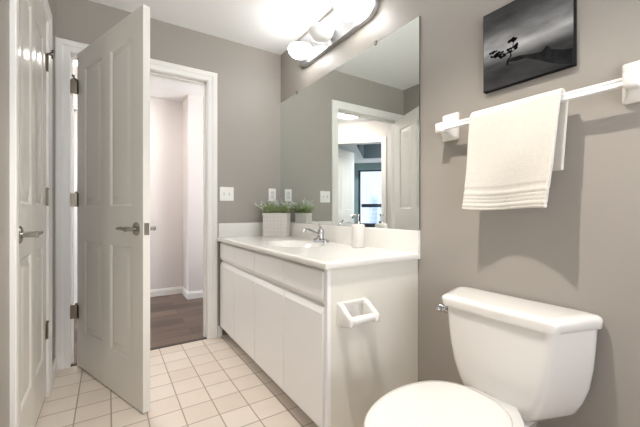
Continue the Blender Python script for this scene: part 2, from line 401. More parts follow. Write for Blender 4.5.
# city outside
struct('ground', bx(-1500, 8, -62, 900, 1500, -60), GROUND, 'pale city ground far below the bedroom window', 'ground')
for i, (px, dist, w, top, lab) in enumerate(((375.2, 300, 5.2, 22.5, 'tallest pale blue tower outside the bedroom window'), (371.6, 330, 4.2, 16, 'lower pale tower just beside the tallest tower'),
                                     (379.6, 290, 4.4, 13, 'short pale tower at the edge of the skyline'), (376.0, 220, 7, -9, 'low pale block below the skyline beyond the window rail'))):
    k = (px-320)/328.5; th = math.radians(32.83)
    vx, vy = math.sin(th)+k*math.cos(th), math.cos(th)-k*math.sin(th)
    X, Y = 2*XR-vx*dist, vy*dist
    tw = thing('apartment_tower', (X, Y, -60), lab, 'building', 'towers outside the bedroom window')
    Mt = Matrix.Translation((X, Y, 0)) @ Matrix.Rotation(math.radians(40), 4, 'Z')
    obj('tower_body', boxes((-w/2, -w/2, -60, w/2, w/2, top), (-w/3, -w/3, top, w/3, w/3, top+1.6), M=Mt), TOWERM, tw)
    nb = int((top+60)//4)
    obj('window_band', boxes(*[(-w/2-.05, -w/2-.05, -58+4*q, w/2+.05, w/2+.05, -56.2+4*q) for q in range(nb)], M=Mt), TOWERG, tw)

# ------------------------------------------------------------------ panel doors
def panel_slab(w, h, t, cols, rows, z0=.02):
    """moulded panel door in local coords: x 0..w from the hinge, y -t/2..t/2, z; raised panels on both faces"""
    bm = bmesh.new()
    xs = [0]+[v for c in cols for v in c]+[w]; zs = [z0]+[v for r in rows for v in r]+[h]
    for s in (-1, 1):
        for i in range(len(xs)-1):
            for j in range(len(zs)-1):
                x0, x1, a, b_ = xs[i], xs[i+1], zs[j], zs[j+1]
                y = s*t/2
                if i % 2 == 1 and j % 2 == 1:
                    R = []
                    for ins, d in ((0, 0), (.006, -.002), (.014, -.009), (.024, -.009), (.052, -.001), (.058, -.001)):
                        R.append([(x0+ins, y+s*d, a+ins), (x1-ins, y+s*d, a+ins), (x1-ins, y+s*d, b_-ins), (x0+ins, y+s*d, b_-ins)])
                    rings(bm, R, cap0=False)
                else:
                    bm.faces.new([bm.verts.new(p) for p in ((x0, y, a), (x1, y, a), (x1, y, b_), (x0, y, b_))])
    for q in (((0, z0), (0, h)), ((w, z0), (w, h)), ((0, z0), (w, z0)), ((0, h), (w, h))):
        (xa, za), (xb, zb) = q
        bm.faces.new([bm.verts.new(p) for p in ((xa, -t/2, za), (xb, -t/2, zb), (xb, t/2, zb), (xa, t/2, za))])
    bmesh.ops.remove_doubles(bm, verts=bm.verts, dist=1e-5)
    return bm
def lever_bm(x, z, s, t, toward=-1, L=.115):
    """rose and lever handle on the face s of a door (local door coordinates)"""
    bm = bmesh.new(); y0 = s*t/2
    lathe(bm, [(.001, -.001), (.033, 0), (.034, .004), (.030, .009), (.016, .012), (.0001, .0125)], (x, y0, z), (0, s, 0), 24)
    lathe(bm, [(.0115, .008), (.0115, .045), (.013, .05), (.013, .058), (.0001, .06)], (x, y0, z), (0, s, 0), 16)
    P = curve([(x-toward*.004, y0+s*.050, z), (x+toward*.03, y0+s*.053, z+.001), (x+toward*.07, y0+s*.055, z+.003), (x+toward*L*.9, y0+s*.051, z+.000), (x+toward*L, y0+s*.046, z-.003)], 5)
    n = len(P)
    tube(bm, P, [.0105-.004*min(1, k/(n*.6)) if k < n-3 else .0065-.001*(k-n+3) for k in range(n)], 10)
    return bm
def door(name, hinge, ang, w, label, cat, hz, side, lev=(1,), t=.035, stop=True, h=DZ-.005, rose=.065, latch=True, off=0.0):
    """side: +1/-1 = face that carries the hinge barrels"""
    M = Matrix.Translation((hinge[0], hinge[1], 0)) @ Matrix.Rotation(ang, 4, 'Z') @ Matrix.Translation((0, -side*(t/2+off), 0))
    T = lambda bm: (bmesh.ops.transform(bm, matrix=M, verts=bm.verts), bm)[1]
    root = thing(name, (hinge[0], hinge[1], 0), label, cat, kind='structure')
    st, mu = .115*w/.86, .105*w/.86; pw = (w-2*st-mu)/2
    obj('slab', T(panel_slab(w, h, t, ((st, st+pw), (st+pw+mu, w-st)), ((.235, .838), (1.045, 1.933)), z0=.02 if name == 'door_2' else .009)), DOORM, root, smooth=True, sharp=25)
    for s in lev:
        obj('lever_handle', T(lever_bm(w-rose, .93, s, t)), NICKEL, root, smooth=True)
    if latch:
        obj('latch_plate', T(bx(w-.0005, -.0125, .90, w+.0015, .0125, .96)), NICKEL, root)
    for i, z in enumerate(hz):
        bm = bmesh.new()
        ys = side*(t/2)
        lathe(bm, [(.0062, -.045), (.0062, .045)], (-.006, ys+side*.004, z), n=12)
        box(bm, 0, min(ys, ys+side*.0016), z-.044, .028 if side*0 == 0 else .02, max(ys, ys+side*.0016), z+.044)
        if name == 'door_1':          # leaf let into the jamb
            bmesh.ops.transform(bm, matrix=M, verts=bm.verts)
            box(bm, DO0, YE+.001, z-.044, DO0+.0016, YE+.034, z+.044); box(bm, DO0, YE-.022, z-.044, hinge[0]-.002, YE-.0178, z+.044)
            hg = obj('hinge', bm, BRASS, root, smooth=True)
        else:
            hg = obj('hinge', T(bm), BRASS, root, smooth=True)
        bm = bmesh.new(); lathe(bm, [(.004, .045), (.0075, .046), (.0075, .05), (.003, .056), (.0001, .057)], (-.002, ys+side*.005, z), n=12)
        obj('hinge_pin', T(bm), BRASS, hg, smooth=True)
        if i == 0 and stop:
            bm = bmesh.new(); c0 = Vector((-.002, ys+side*.006, z+.05))
            tube(bm, curve([c0, c0+Vector((.012, side*.022, .012)), c0+Vector((.035, side*.030, .012)), c0+Vector((.052, side*.024, .004))], 5), .0042, 8)
            tube(bm, curve([c0, c0+Vector((-.018, side*.016, .004)), c0+Vector((-.036, side*.016, -.006))], 5), .0042, 8)
            sp = obj('door_stop', T(bm), BRASS, hg, smooth=True)
            bm = bmesh.new()
            lathe(bm, [(.007, 0), (.0075, .008), (.004, .012)], c0+Vector((.050, side*.026, .005)), (.6, -side*.7, -.3), 10)
            lathe(bm, [(.007, 0), (.0075, .008), (.004, .012)], c0+Vector((-.034, side*.016, -.005)), (-.9, 0, -.3), 10)
    return root
HZ = (1.835, 1.095, .362)
ang = math.atan2(1.858-2.684, .147+.170)
door('door_1', (-.170, 2.684), ang, .885, 'white panelled bathroom door standing open into the room', 'door', HZ, -1, lev=(-1, 1))
door('door_2', (XL-.001, CY1-.003), -PI/2, CY1-CY0-.006, 'closed white panelled closet door in the left wall', 'door', HZ, 1, lev=(1,), latch=False)
hB = fB(BO0+.003, .11, 0); fe = fB(-.163, .8145, 0)
door('door_3', (hB[0], hB[1]), math.atan2(fe[1]-hB[1], fe[0]-hB[0]), .75, 'white panelled bedroom door standing open, seen only in the mirror', 'door', (1.83, 1.09, .36), 1, lev=(-1, 1), stop=False)

# ------------------------------------------------------------------ vanity cabinet
VY0, VY1, VX = 1.128, 2.664, .762       # end panel, far end, door face
van = thing('vanity_cabinet', ((VX+XR)/2, (VY0+VY1)/2, 0), 'long white vanity cabinet with four doors and drawers below the mirror', 'cabinet')
obj('carcass', boxes((VX+.02, VY0+.018, .09, XR-.002, VY1, .108), (XR-.014, VY0+.018, .108, XR-.002, VY1, .779), (VX+.02, VY1-.018, .108, XR-.014, VY1, .779), (VX+.02, VY0+.018, .108, VX+.026, VY1-.018, .64)), CABM, van)
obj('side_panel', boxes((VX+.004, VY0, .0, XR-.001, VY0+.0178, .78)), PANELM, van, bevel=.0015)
obj('face_frame', boxes((VX+.002, VY0-.0005, .09, VX+.0198, VY0+.0225, .779), (VX+.018, VY0+.0225, .09, VX+.0198, VY1-.0005, .779), (VX+.008, VY0+.0225, .771, VX+.018, VY1-.0005, .779)), CABM, van, bevel=.001)
obj('toe_kick', bx(VX+.075, VY0+.019, 0, VX+.09, VY1, .0895), CABM, van)
cuts = (VY0+.024, 1.519, 1.920, 2.310, VY1-.002)
for a, b_ in zip(cuts, cuts[1:]):
    def front(z0, z1, lip):
        prof = [(VX+.0175, z0), (VX+.0175, z1), (VX+.0055, z1), (VX, z1-(.018 if lip == 't' else .003)), (VX-.0035, z1-(.028 if lip == 't' else .006)), (VX-.0035, z0+(.022 if lip == 'b' else .004)), (VX+.003, z0+(.004 if lip == 'b' else .002)), (VX+.0055, z0)]
        return loft([[(x, y, z) for x, z in prof] for y in (a+.003, b_-.003)])
    obj('drawer', front(.629, .768, 'b'), CABM, van, bevel=.0015)
    obj('door', front(.092, .613, 't'), CABM, van, bevel=.0015)

# vanity top with integrated basin
TX, TY0, TY1, TZ, TT = .742, 1.108, YE-.002, .81, .03
vt = thing('marble_countertop', ((TX+XR)/2, 1.9, TZ), 'white cultured marble vanity top with basin and backsplash', 'countertop')
SX, SY, SA, SB = 1.025, 1.90, .165, .225
def counter_bm():
    bm = bmesh.new(); nx, ny = 46, 110
    def zf(x, y):
        d = math.hypot((x-SX)/SA, (y-SY)/SB)
        if d > 1.18: return TZ
        if d > 1: return TZ-.004*(1-((d-1)/.18))**2
        return TZ-.004-.10*(1-d**2.6)**.8
    xs = [TX+.012+(XR-.021-TX-.012)*i/nx for i in range(nx+1)]; ys = [TY0+.012+(TY1-TY0-.012)*j/ny for j in range(ny+1)]
    V = [[bm.verts.new((x, y, zf(x, y))) for y in ys] for x in xs]
    for i in range(nx):
        for j in range(ny): bm.faces.new((V[i][j], V[i+1][j], V[i+1][j+1], V[i][j+1]))
    # rounded front and end edges, underside
    prof = [(0, 0), (.008, -.0008), (.011, -.0035), (.012, -.007), (.012, -TT+.003), (.010, -TT)]
    front = [[bm.verts.new((TX+.012-o, y+(-o if j == 0 else 0), TZ+dz)) for o, dz in prof[1:]] for j, y in enumerate(ys)]
    endr = [[bm.verts.new((x, TY0+.012-o, TZ+dz)) for o, dz in prof[1:]] for i, x in enumerate(xs)]
    endr[0] = front[0]
    for j in range(ny):
        L0, L1 = [V[0][j]]+front[j], [V[0][j+1]]+front[j+1]
        for q in range(len(L0)-1): bm.faces.new((L0[q], L0[q+1], L1[q+1], L1[q]))
    for i in range(nx):
        L0, L1 = [V[i][0]]+endr[i], [V[i+1][0]]+endr[i+1]
        for q in range(len(L0)-1): bm.faces.new((L0[q], L0[q+1], L1[q+1], L1[q]))
    return bm
obj('slab', counter_bm(), MARBLE, vt, smooth=True, sharp=50)
obj('counter_underside', boxes((TX+.004, TY0+.004, TZ-TT, VX+.06, TY1, TZ-TT+.002), (VX+.06, TY0+.004, TZ-TT, XR-.02, VY0+.03, TZ-TT+.002)), MARBLE, vt)
obj('backsplash', bx(XR-.021, TY0+.004, TZ-TT, XR-.0005, TY1, MIRZ0-.001), MARBLE, vt, bevel=.003)
obj('side_splash', bx(TX+.01, TY1-.019, TZ-.002, XR-.0215, TY1, MIRZ0-.001), MARBLE, vt, bevel=.003)
bm = bmesh.new(); lathe(bm, [(.0001, .001), (.017, .002), (.021, .004), (.022, .001), (.022, -.004)], (SX, SY, TZ-.104), n=20)
obj('drain', bm, CHROME, vt, smooth=True)

# faucet
FX, FY = 1.235, 1.905
fc = thing('faucet', (FX, FY, TZ), 'chrome single lever bathroom faucet behind the basin', 'faucet')
bm = bmesh.new()
pl = [Vector((.028*math.cos(t)*1.0, .026*math.sin(t)+(.052 if math.sin(t) > 0 else -.052))) for t in [2*PI*k/32 for k in range(32)]]
rings(bm, [[(FX+p.x*s, FY+p.y*s, TZ+z) for p in pl] for s, z in ((1, .0005), (1, .008), (.93, .016), (.6, .024))])
obj('base_plate', bm, CHROME, fc, smooth=True)
bm = bmesh.new(); lathe(bm, [(.025, .012), (.023, .035), (.022, .06), (.024, .068), (.022, .082), (.012, .092), (.0001, .094)], (FX, FY, TZ), n=20)
obj('body', bm, CHROME, fc, smooth=True)
bm = bmesh.new(); P = curve([(FX-.006, FY, TZ+.038), (FX-.05, FY-.004, TZ+.060), (FX-.10, FY-.008, TZ+.081), (FX-.135, FY-.011, TZ+.085), (FX-.150, FY-.012, TZ+.079), (FX-.153, FY-.012, TZ+.066)], 6)
tube(bm, P, [.015-.005*k/(len(P)-1) for k in range(len(P))], 14)
obj('spout', bm, CHROME, fc, smooth=True)
bm = bmesh.new(); P = curve([(FX+.004, FY, TZ+.086), (FX-.012, FY+.006, TZ+.112), (FX-.030, FY+.014, TZ+.132), (FX-.050, FY+.020, TZ+.142)], 6)
tube(bm, P, [.009-.0025*k/(len(P)-1) for k in range(len(P))], 10)
obj('lever', bm, CHROME, fc, smooth=True)

# soap dispenser
DX_, DY_ = 1.222, 1.485
sd = thing('soap_dispenser', (DX_, DY_, TZ), 'white ribbed soap dispenser with metal pump on the vanity top', 'soap dispenser')
prof = [(.0001, .0005), (.036, .0008), (.0385, .004)]
for k in range(5): prof += [(.0385, .006+.006*k), (.0378, .0085+.006*k), (.0385, .011+.006*k)]
prof += [(.0385, .125), (.036, .132), (.028, .136), (.0001, .137)]
obj('bottle', lathe(bmesh.new(), prof, (DX_, DY_, TZ), n=32), CERAM, sd, smooth=True, sharp=60)
obj('collar', lathe(bmesh.new(), [(.0145, .135), (.0145, .150), (.012, .152), (.0001, .1525)], (DX_, DY_, TZ), n=20), NICKEL, sd, smooth=True)
bm = bmesh.new(); lathe(bm, [(.0042, .15), (.0042, .18), (.010, .181), (.010, .192), (.0001, .193)], (DX_, DY_, TZ), n=14)
tube(bm, curve([(DX_, DY_, TZ+.187), (DX_-.02, DY_+.012, TZ+.188), (DX_-.036, DY_+.022, TZ+.184)], 4), .0042, 8)
obj('pump', bm, NICKEL, sd, smooth=True)

# planter with plant
PX, PY, PA = 1.182, 2.50, -PI/4
PWID, PDEP, PHT = .215, .10, .195
Mp = Matrix.Translation((PX, PY, TZ+.0008)) @ Matrix.Rotation(PA, 4, 'Z')
pt = thing('potted_plant', (PX, PY, TZ+.0008), 'pale embossed rectangular planter of green and silvery sprigs in the vanity corner', 'potted plant')
def embossed():
    bm = bmesh.new(); hw, hd = PWID/2, PDEP/2
    box(bm, -hw+.003, -hd+.003, 0, hw-.003, hd-.003, PHT-.012)
    # rim ring
    R = [[(-hw, -hd), (hw, -hd), (hw, hd), (-hw, hd)], ]
    for (x0, y0, x1, y1) in ((-hw, -hd, hw, -hd+.009), (-hw, hd-.009, hw, hd), (-hw, -hd+.009, -hw+.009, hd-.009), (hw-.009, -hd+.009, hw, hd-.009)):
        box(bm, x0, y0, PHT-.014, x1, y1, PHT)
    def pyr(o, u, v, n, su, sv):
        """low raised lozenge"""
        c = [o-u*su-v*sv, o+u*su-v*sv, o+u*su+v*sv, o-u*su+v*sv]
        a = [bm.verts.new(p) for p in c]; i = [bm.verts.new(o+(p-o)*.35+n*.0024) for p in c]
        for k in range(4): bm.faces.new((a[k], a[(k+1) % 4], i[(k+1) % 4], i[k]))
        bm.faces.new(i)
    nz = 6; dz = (PHT-.018)/nz
    for (n, u, half, wid, cnt) in ((Vector((0, -1, 0)), Vector((1, 0, 0)), hd-.003, PWID-.006, 7), (Vector((0, 1, 0)), Vector((1, 0, 0)), hd-.003, PWID-.006, 7),
                           (Vector((1, 0, 0)), Vector((0, 1, 0)), hw-.003, PDEP-.006, 3), (Vector((-1, 0, 0)), Vector((0, 1, 0)), hw-.003, PDEP-.006, 3)):
        du = wid/cnt
        for r in range(nz):
            for q in range(cnt):
                pyr(n*half+u*(-wid/2+du*(q+.5))+Vector((0, 0, .003+dz*(r+.5))), u, Vector((0, 0, 1)), n, du*.46, dz*.46)
    bmesh.ops.transform(bm, matrix=Mp, verts=bm.verts); return bm
obj('planter', embossed(), POTM, pt)
obj('soil', bx(-PWID/2+.01, -PDEP/2+.01, PHT-.0118, PWID/2-.01, PDEP/2-.01, PHT-.006, M=Mp), SOIL, pt)
def leaf(bm, p, d, L, w, up=Vector((0, 0, 1))):
    s = d.cross(up); s = s.normalized() if s.length > 1e-3 else Vector((1, 0, 0)); n = s.cross(d).normalized()
    pts = [p, p+d*L*.4+s*w+n*w*.2, p+d*L-n*L*.08, p+d*L*.4-s*w+n*w*.2]; m = p+d*L*.45-n*w*.15
    a = [bm.verts.new(q) for q in pts]; c = bm.verts.new(m)
    for k in range(4): bm.faces.new((a[k], a[(k+1) % 4], c))
def sprigs(count, lo, hi, spread, leafL, leafW, step, base_bm, stem_bm):
    for _ in range(count):
        x = random.uniform(-PWID/2+.014, PWID/2-.014); y = random.uniform(-PDEP/2+.014, PDEP/2-.014)
        p0 = Vector((x, y, PHT-.008)); L = random.uniform(lo, hi)
        d = Vector((x*6*spread+random.gauss(0, .3)*spread, y*5*spread+random.gauss(0, .3)*spread, 1)).normalized()
        p1 = p0+d*L*.55; p2 = p1+(d+Vector((d.x*.7, d.y*.7, -.25))).normalized()*L*.45
        P = curve([p0, p1, p2], 5)
        tube(stem_bm, P, .0009, 4)
        for i, q in enumerate(P[2:]):
            t = (P[min(i+3, len(P)-1)]-P[i+1]).normalized()
            for s in range(step):
                a = random.uniform(0, 2*PI); o = t.orthogonal().normalized(); o = Matrix.Rotation(a, 3, t) @ o
                leaf(base_bm, q, (o+t*random.uniform(.3, .9)).normalized(), leafL*random.uniform(.7, 1.2), leafW*random.uniform(.8, 1.2))
g, sv, st = bmesh.new(), bmesh.new(), bmesh.new()
sprigs(78, .035, .085, .7, .019, .005, 3, g, st)
sprigs(44, .075, .135, 1.0, .016, .004, 3, sv, st)
for bmx in (g, sv, st): bmesh.ops.transform(bmx, matrix=Mp, verts=bmx.verts)
obj('green_foliage', g, LEAFA, pt); obj('silvery_foliage', sv, LEAFB, pt); obj('stems', st, STEM, pt)

# ------------------------------------------------------------------ mirror
mr = thing('wall_mirror', (XR, (MIRY0+YE)/2, MIRZ0), 'large frameless plate mirror above the vanity backsplash', 'mirror')
obj('mirror_glass', bx(XR-.006, MIRY0, MIRZ0+.0005, XR-.0008, YE-.002, MIRZ1), [MIRROR], mr)
obj('mirror_edge', boxes((XR-.0062, MIRY0-.0022, MIRZ0+.0005, XR-.0006, MIRY0-.0001, MIRZ1)), mat('mirror_edge', srgb(70, 74, 72), .3), mr)
for y in (1.435, 2.39):
    obj('mirror_clip', boxes((XR-.011, y-.008, MIRZ1-.009, XR-.0062, y+.008, MIRZ1+.004), (XR-.011, y-.008, MIRZ1+.001, XR-.0005, y+.008, MIRZ1+.016)), NICKEL, mr, bevel=.001)

# ------------------------------------------------------------------ vanity light
LY0, LY1, LZ0, LZ1 = 1.405, 2.335, 2.16, 2.385
LZC = 2.215
vl = thing('vanity_light', (XR, (LY0+LY1)/2, LZC), 'three globe vanity light on a polished pill shaped plate above the mirror', 'wall light')
hh = (LZ1-LZ0)/2; zc = (LZ0+LZ1)/2
pts = roundpoly([(LY0, LZ0), (LY1, LZ0), (LY1, LZ1), (LY0, LZ1)], hh*.98, 10)
obj('back_plate', loft([[(x, (LY0+LY1)/2+(p.x-(LY0+LY1)/2)*s, zc+(p.y-zc)*(1-(1-s)*4)) for p in pts] for x, s in ((XR-.0005, 1), (XR-.028, 1), (XR-.034, .995))]), BARCH, vl, smooth=True)
for y, on in ((1.545, 1), (1.85, 0), (2.14, 1)):
    obj('socket', lathe(bmesh.new(), [(.022, .032), (.022, .052), (.016, .07), (.0001, .071)], (XR, y, LZC), (-1, 0, 0), 18), CHROME, vl, smooth=True)
    prof = [(.0001, -.050), (.02, -.049), (.045, -.043), (.066, -.030), (.081, -.012), (.0885, .008), (.089, .018), (.085, .027), (.070, .034), (.045, .038), (.0001, .039)]
    o = obj('glass_shade', lathe(bmesh.new(), prof, (XR-.115, y, LZC), n=36), SHADE if on else FOAMW, vl, smooth=True, sharp=80)
    o['label'] = 'lit glowing glass shade' if on else 'unlit white glass shade with a faint glow put in'

# ceiling lamps
def flush_lamp(loc, r, glow, label):
    x, y, z = loc
    c = thing('ceiling_light', loc, label, 'ceiling light')
    obj('canopy', lathe(bmesh.new(), [(r*1.02, 0), (r*1.08, -.006), (r*1.08, -.022), (r*.9, -.026), (.0001, -.026)], (x, y, z-.0005), n=36), NICKEL, c, smooth=True)
    obj('diffuser', lathe(bmesh.new(), [(r, -.022), (r*.97, -.04), (r*.85, -.058), (r*.6, -.072), (r*.3, -.079), (.0001, -.081)], (x, y, z), n=36), glow, c, smooth=True, sharp=80)
c = thing('ceiling_light', (.48, .70, H), 'white surface mounted ceiling downlight in the middle of the bathroom ceiling', 'ceiling light')
obj('can', lathe(bmesh.new(), [(.0001, -.0005), (.075, -.0005), (.078, -.004), (.078, -.058), (.070, -.060), (.062, -.056), (.056, -.022), (.0001, -.020)], (.48, .70, H), n=36), TRIM, c, smooth=True)
obj('lamp_disc', lathe(bmesh.new(), [(.0001, -.0205), (.045, -.0215), (.05, -.024), (.045, -.028), (.0001, -.030)], (.48, .70, H), n=36), BATHL, c, smooth=True)
sl = bpy.data.lights.new('downlight_beam', 'SPOT'); sl.energy = LAMP_BATH; sl.color = (1.0, .94, .86); sl.shadow_soft_size = .022
sl.spot_size = math.radians(106); sl.spot_blend = .65
so = bpy.data.objects.new('downlight_beam', sl); COL.objects.link(so); so.parent = c; so.location = (0, 0, -.064)
flush_lamp((-.10, 3.52, HH), .22, HALLL, 'glowing flush dome light on the hall ceiling seen in the mirror')
cB = fB(.9, 1.3, 2.62)
flush_lamp(cB, .17, BEDFILL, 'added out of view dome light in the ceiling tray, brightening the bedroom')

# ------------------------------------------------------------------ switch and outlet plates on the far wall
sw = thing('light_switch', (.8245, YE, 1.164), 'double toggle light switch plate beside the doorway casing', 'light switch')
obj('plate', bx(.8245-.058, YE-.006, 1.164-.057, .8245+.058, YE-.0005, 1.164+.057), PLAST, sw, bevel=.003)
for dx in (-.023, .023):
    tg = obj('toggle', boxes((.8245+dx-.0055, YE-.0075, 1.164-.012, .8245+dx+.0055, YE-.006, 1.164+.012)), mat('toggle_slot', srgb(205, 203, 200), .4), sw)
    obj('toggle_lever', loft([[(.8245+dx+a*.004, YE-.006, 1.164+b_*.006) for a, b_ in ((-1, -1), (1, -1), (1, 1), (-1, 1))], [(.8245+dx+a*.003, YE-.017, 1.170+b_*.004) for a, b_ in ((-1, -1), (1, -1), (1, 1), (-1, 1))]]), PLAST, tg)
    for dz in (-.03, .03):
        obj('screw', lathe(bmesh.new(), [(.0026, .005), (.0026, .0066), (.0001, .007)], (.8245+dx, YE, 1.164+dz), (0, -1, 0), 10), PLAST, sw)
ou = thing('power_outlet', (1.233, YE, 1.167), 'single white outlet plate above the planter near the mirror', 'outlet')
obj('plate', bx(1.233-.035, YE-.006, 1.167-.057, 1.233+.035, YE-.0005, 1.167+.057), PLAST, ou, bevel=.003)
fcx = obj('receptacle', bx(1.233-.0165, YE-.0085, 1.167-.033, 1.233+.0165, YE-.006, 1.167+.033), mat('outlet_face', srgb(222, 220, 217), .35), ou, bevel=.001)
for dx in (-.006, .006):
    for dz in (-.02, .02):
        obj('slot', bx(1.233+dx-.001, YE-.0088, 1.167+dz-.004, 1.233+dx+.001, YE-.0083, 1.167+dz+.004), DARK, fcx)

# ------------------------------------------------------------------ toilet paper holder on the vanity side panel
TPX, TPZ, TPY = .893, .583, VY0
tp = thing('toilet_paper_holder', (TPX, TPY, TPZ), 'empty white ceramic toilet paper holder on the vanity side panel', 'toilet paper holder')
hw = .083
bm = bmesh.new()
outer = roundpoly([(-hw, -.05), (hw, -.05), (hw, .05), (-hw, .05)], .014, 4); inner = roundpoly([(-.056, -.036), (.056, -.036), (.056, .034), (-.056, .034)], .012, 4)
def rr(pl, y, s=1): return [(TPX+p.x*s, TPY-y, TPZ+p.y*s) for p in pl]
rings(bm, [rr(outer, .0005), rr(outer, .010), rr(outer, .016, .95), rr(inner, .014), rr(inner, .003)])
obj('back_plate', bm, PORC, tp, smooth=True, sharp=60)
for s in (-1, 1):
    R = []
    for y, zc_, hz_, xc, hx in ((.006, .0, .049, .068, .0145), (.03, -.003, .043, .069, .0135), (.052, -.009, .032, .070, .0125), (.074, -.013, .023, .070, .012), (.090, -.015, .017, .070, .010), (.094, -.016, .010, .070, .007)):
        q = roundpoly([(xc-hx, zc_-hz_), (xc+hx, zc_-hz_), (xc+hx, zc_+hz_), (xc-hx, zc_+hz_)], .007, 3)
        R.append([(TPX+s*p.x, TPY-y, TPZ+p.y) for p in q])
    obj('arm', loft(R), PORC, tp, smooth=True, sharp=50)
bm = bmesh.new(); lathe(bm, [(.006, -.064), (.014, -.058), (.0155, -.05), (.0155, .05), (.014, .058), (.006, .064)], (TPX, TPY-.074, TPZ-.012), (1, 0, 0), 18)
obj('roller', bm, PLAST, tp, smooth=True)

# ------------------------------------------------------------------ towel bar
BX, BZ = 1.243, 1.389
tb = thing('towel_bar', (XR, .62, BZ), 'white towel bar on square ceramic brackets above the toilet', 'towel bar')
bm = bmesh.new()
pr = [(-.009, -.012), (.009, -.012), (.009, .012), (-.009, .012), (-.009, .004), (-.0065, .0025), (-.0065, -.0025), (-.009, -.004)]
rings(bm, [[(BX+x, y, BZ+z) for x, z in pr] for y in (.285, .955)])
obj('bar', bm, ACRYL, tb, bevel=.001)
for yc in (.935, .30):
    R = []
    for x, hy_, hz_, dz in ((XR-.0005, .040, .060, -.008), (XR-.012, .040, .060, -.008), (XR-.017, .037, .056, -.008), (XR-.030, .027, .036, -.002), (XR-.050, .020, .024, .0), (BX+.012, .019, .022, 0), (BX-.008, .019, .022, 0), (BX-.018, .017, .020, 0), (BX-.022, .013, .016, 0)):
        q = roundpoly([(yc-hy_, BZ+dz-hz_), (yc+hy_, BZ+dz-hz_), (yc+hy_, BZ+dz+hz_), (yc-hy_, BZ+dz+hz_)], .007, 3)
        R.append([(x, p.x, p.y+(.021 if x > XR-.02 else 0)) for p in q])
    obj('bracket', loft(R), PORC, tb, smooth=True, sharp=50)

# towel folded over the bar
def towel_bm():
    bm = bmesh.new(); ny = 26
    prof = []      # (X, z, s) path: front hem -> over bar -> back hem
    for k in range(80):
        t = k/79; prof.append((1.184+.036*t**.8, 1.028+(1.386-1.028)*t, 'f', 1-t))
    for k in range(1, 10):
        a = PI*k/10; prof.append((BX+.001-.024*math.cos(a), 1.386+.027*math.sin(a), 't', 0))
    for k in range(22):
        t = k/21; prof.append((1.268+.008*t, 1.386-(1.386-1.158)*t, 'b', t))
    G = []
    for (x, z, w, t) in prof:
        row = []
        for j in range(ny+1):
            u = j/ny
            if w == 'f': y0, y1 = .468+.027*t, .780+.012*t
            elif w == 't': y0, y1 = .468, .780
            else: y0, y1 = .464+.022*t, .782
            y = y0+(y1-y0)*u
            dx = dz = 0
            if w == 'f':
                dx = t**1.5*(.045*math.sin(PI*u)**1.3)+.0025*t*math.sin(u*9)-.004*t*math.exp(-((u-.0)/.06)**2)
                dz = t*(.004*math.sin(u*5+1))
                zz = z-1.028
                if .006 < zz < .072: dx -= .0015*(1 if int((zz-.006)/.0073) % 2 else -1)
                elif .072 <= zz < .084: dx += .002
                dx += .0035*math.sin(u*7+z*9)*math.sin(z*14+.6)
            if w == 'b': dx = t*.012*math.sin(u*6+.8)
            row.append(Vector((x+dx, y, z+dz)))
        G.append(row)
    V = [[bm.verts.new(p) for p in r] for r in G]
    for i in range(len(G)-1):
        for j in range(ny): bm.faces.new((V[i][j], V[i+1][j], V[i+1][j+1], V[i][j+1]))
    return bm
tw = obj('towel', towel_bm(), TOWELM, smooth=True, sharp=180, origin=(BX, .62, BZ))
md = tw.modifiers.new('thick', 'SOLIDIFY'); md.thickness = .014; md.offset = 0; md.use_rim = True
md = tw.modifiers.new('round', 'BEVEL'); md.width = .004; md.segments = 2; md.limit_method = 'ANGLE'; md.angle_limit = math.radians(60)
setp(tw, 'cream white terry hand towel folded over the towel bar', 'towel')

# ------------------------------------------------------------------ picture
QY0, QY1, QZ0, QZ1 = .457, .772, 1.505, 1.821
pc = thing('canvas_picture', (XR-.0222, QY0, QZ0), 'square black and white seascape canvas hung above the towel bar', 'picture')
obj('canvas', bx(XR-.0217, QY0, QZ0, XR-.001, QY1, QZ1), CANVAS, pc, bevel=.002)
obj('print', bx(XR-.0224, QY0+.003, QZ0+.003, XR-.0216, QY1-.003, QZ1-.003), PRINT, pc)
def flat(bm, pts, lay=0):
    """silhouette on the print: u from left edge (far side), v up, in 0..1"""
    x = XR-.0226-.0002*lay
    vs = [bm.verts.new((x, QY1-(QY1-QY0)*u, QZ0+(QZ1-QZ0)*v)) for u, v in pts]
    es = [bm.edges.new((vs[i], vs[(i+1) % len(vs)])) for i in range(len(vs))]
    bmesh.ops.triangle_fill(bm, edges=es, use_beauty=True)
def branch(bm, pts, w0, w1, lay=1):
    P = [Vector(p) for p in pts]; n = len(P)
    L, R = [], []
    for i, p in enumerate(P):
        d = (P[min(i+1, n-1)]-P[max(i-1, 0)]).normalized(); s = Vector((-d.y, d.x))*(w0+(w1-w0)*i/(n-1))
        L.append(p+s); R.append(p-s)
    flat(bm, [(q.x, q.y) for q in L+R[::-1]], lay)
bm = bmesh.new()
flat(bm, [(.30, .285), (.351, .318), (.454, .312), (.60, .275), (.69, .262), (.715, .285), (.738, .308), (.765, .29), (.783, .25), (.84, .225), (.907, .195), (.985, .18), (.985, .015), (.93, .03), (.869, .05), (.78, .10), (.693, .155), (.60, .21), (.53, .25), (.42, .262)], 0)
obj('headland', bm, INK2, pc)
bm = bmesh.new()
branch(bm, [(.313, .25), (.312, .29), (.33, .32), (.355, .345), (.345, .40), (.375, .445), (.385, .50)], .014, .004)
branch(bm, [(.345, .40), (.30, .395), (.25, .41), (.19, .43)], .008, .003)
branch(bm, [(.35, .385), (.385, .40), (.41, .43)], .006, .003)
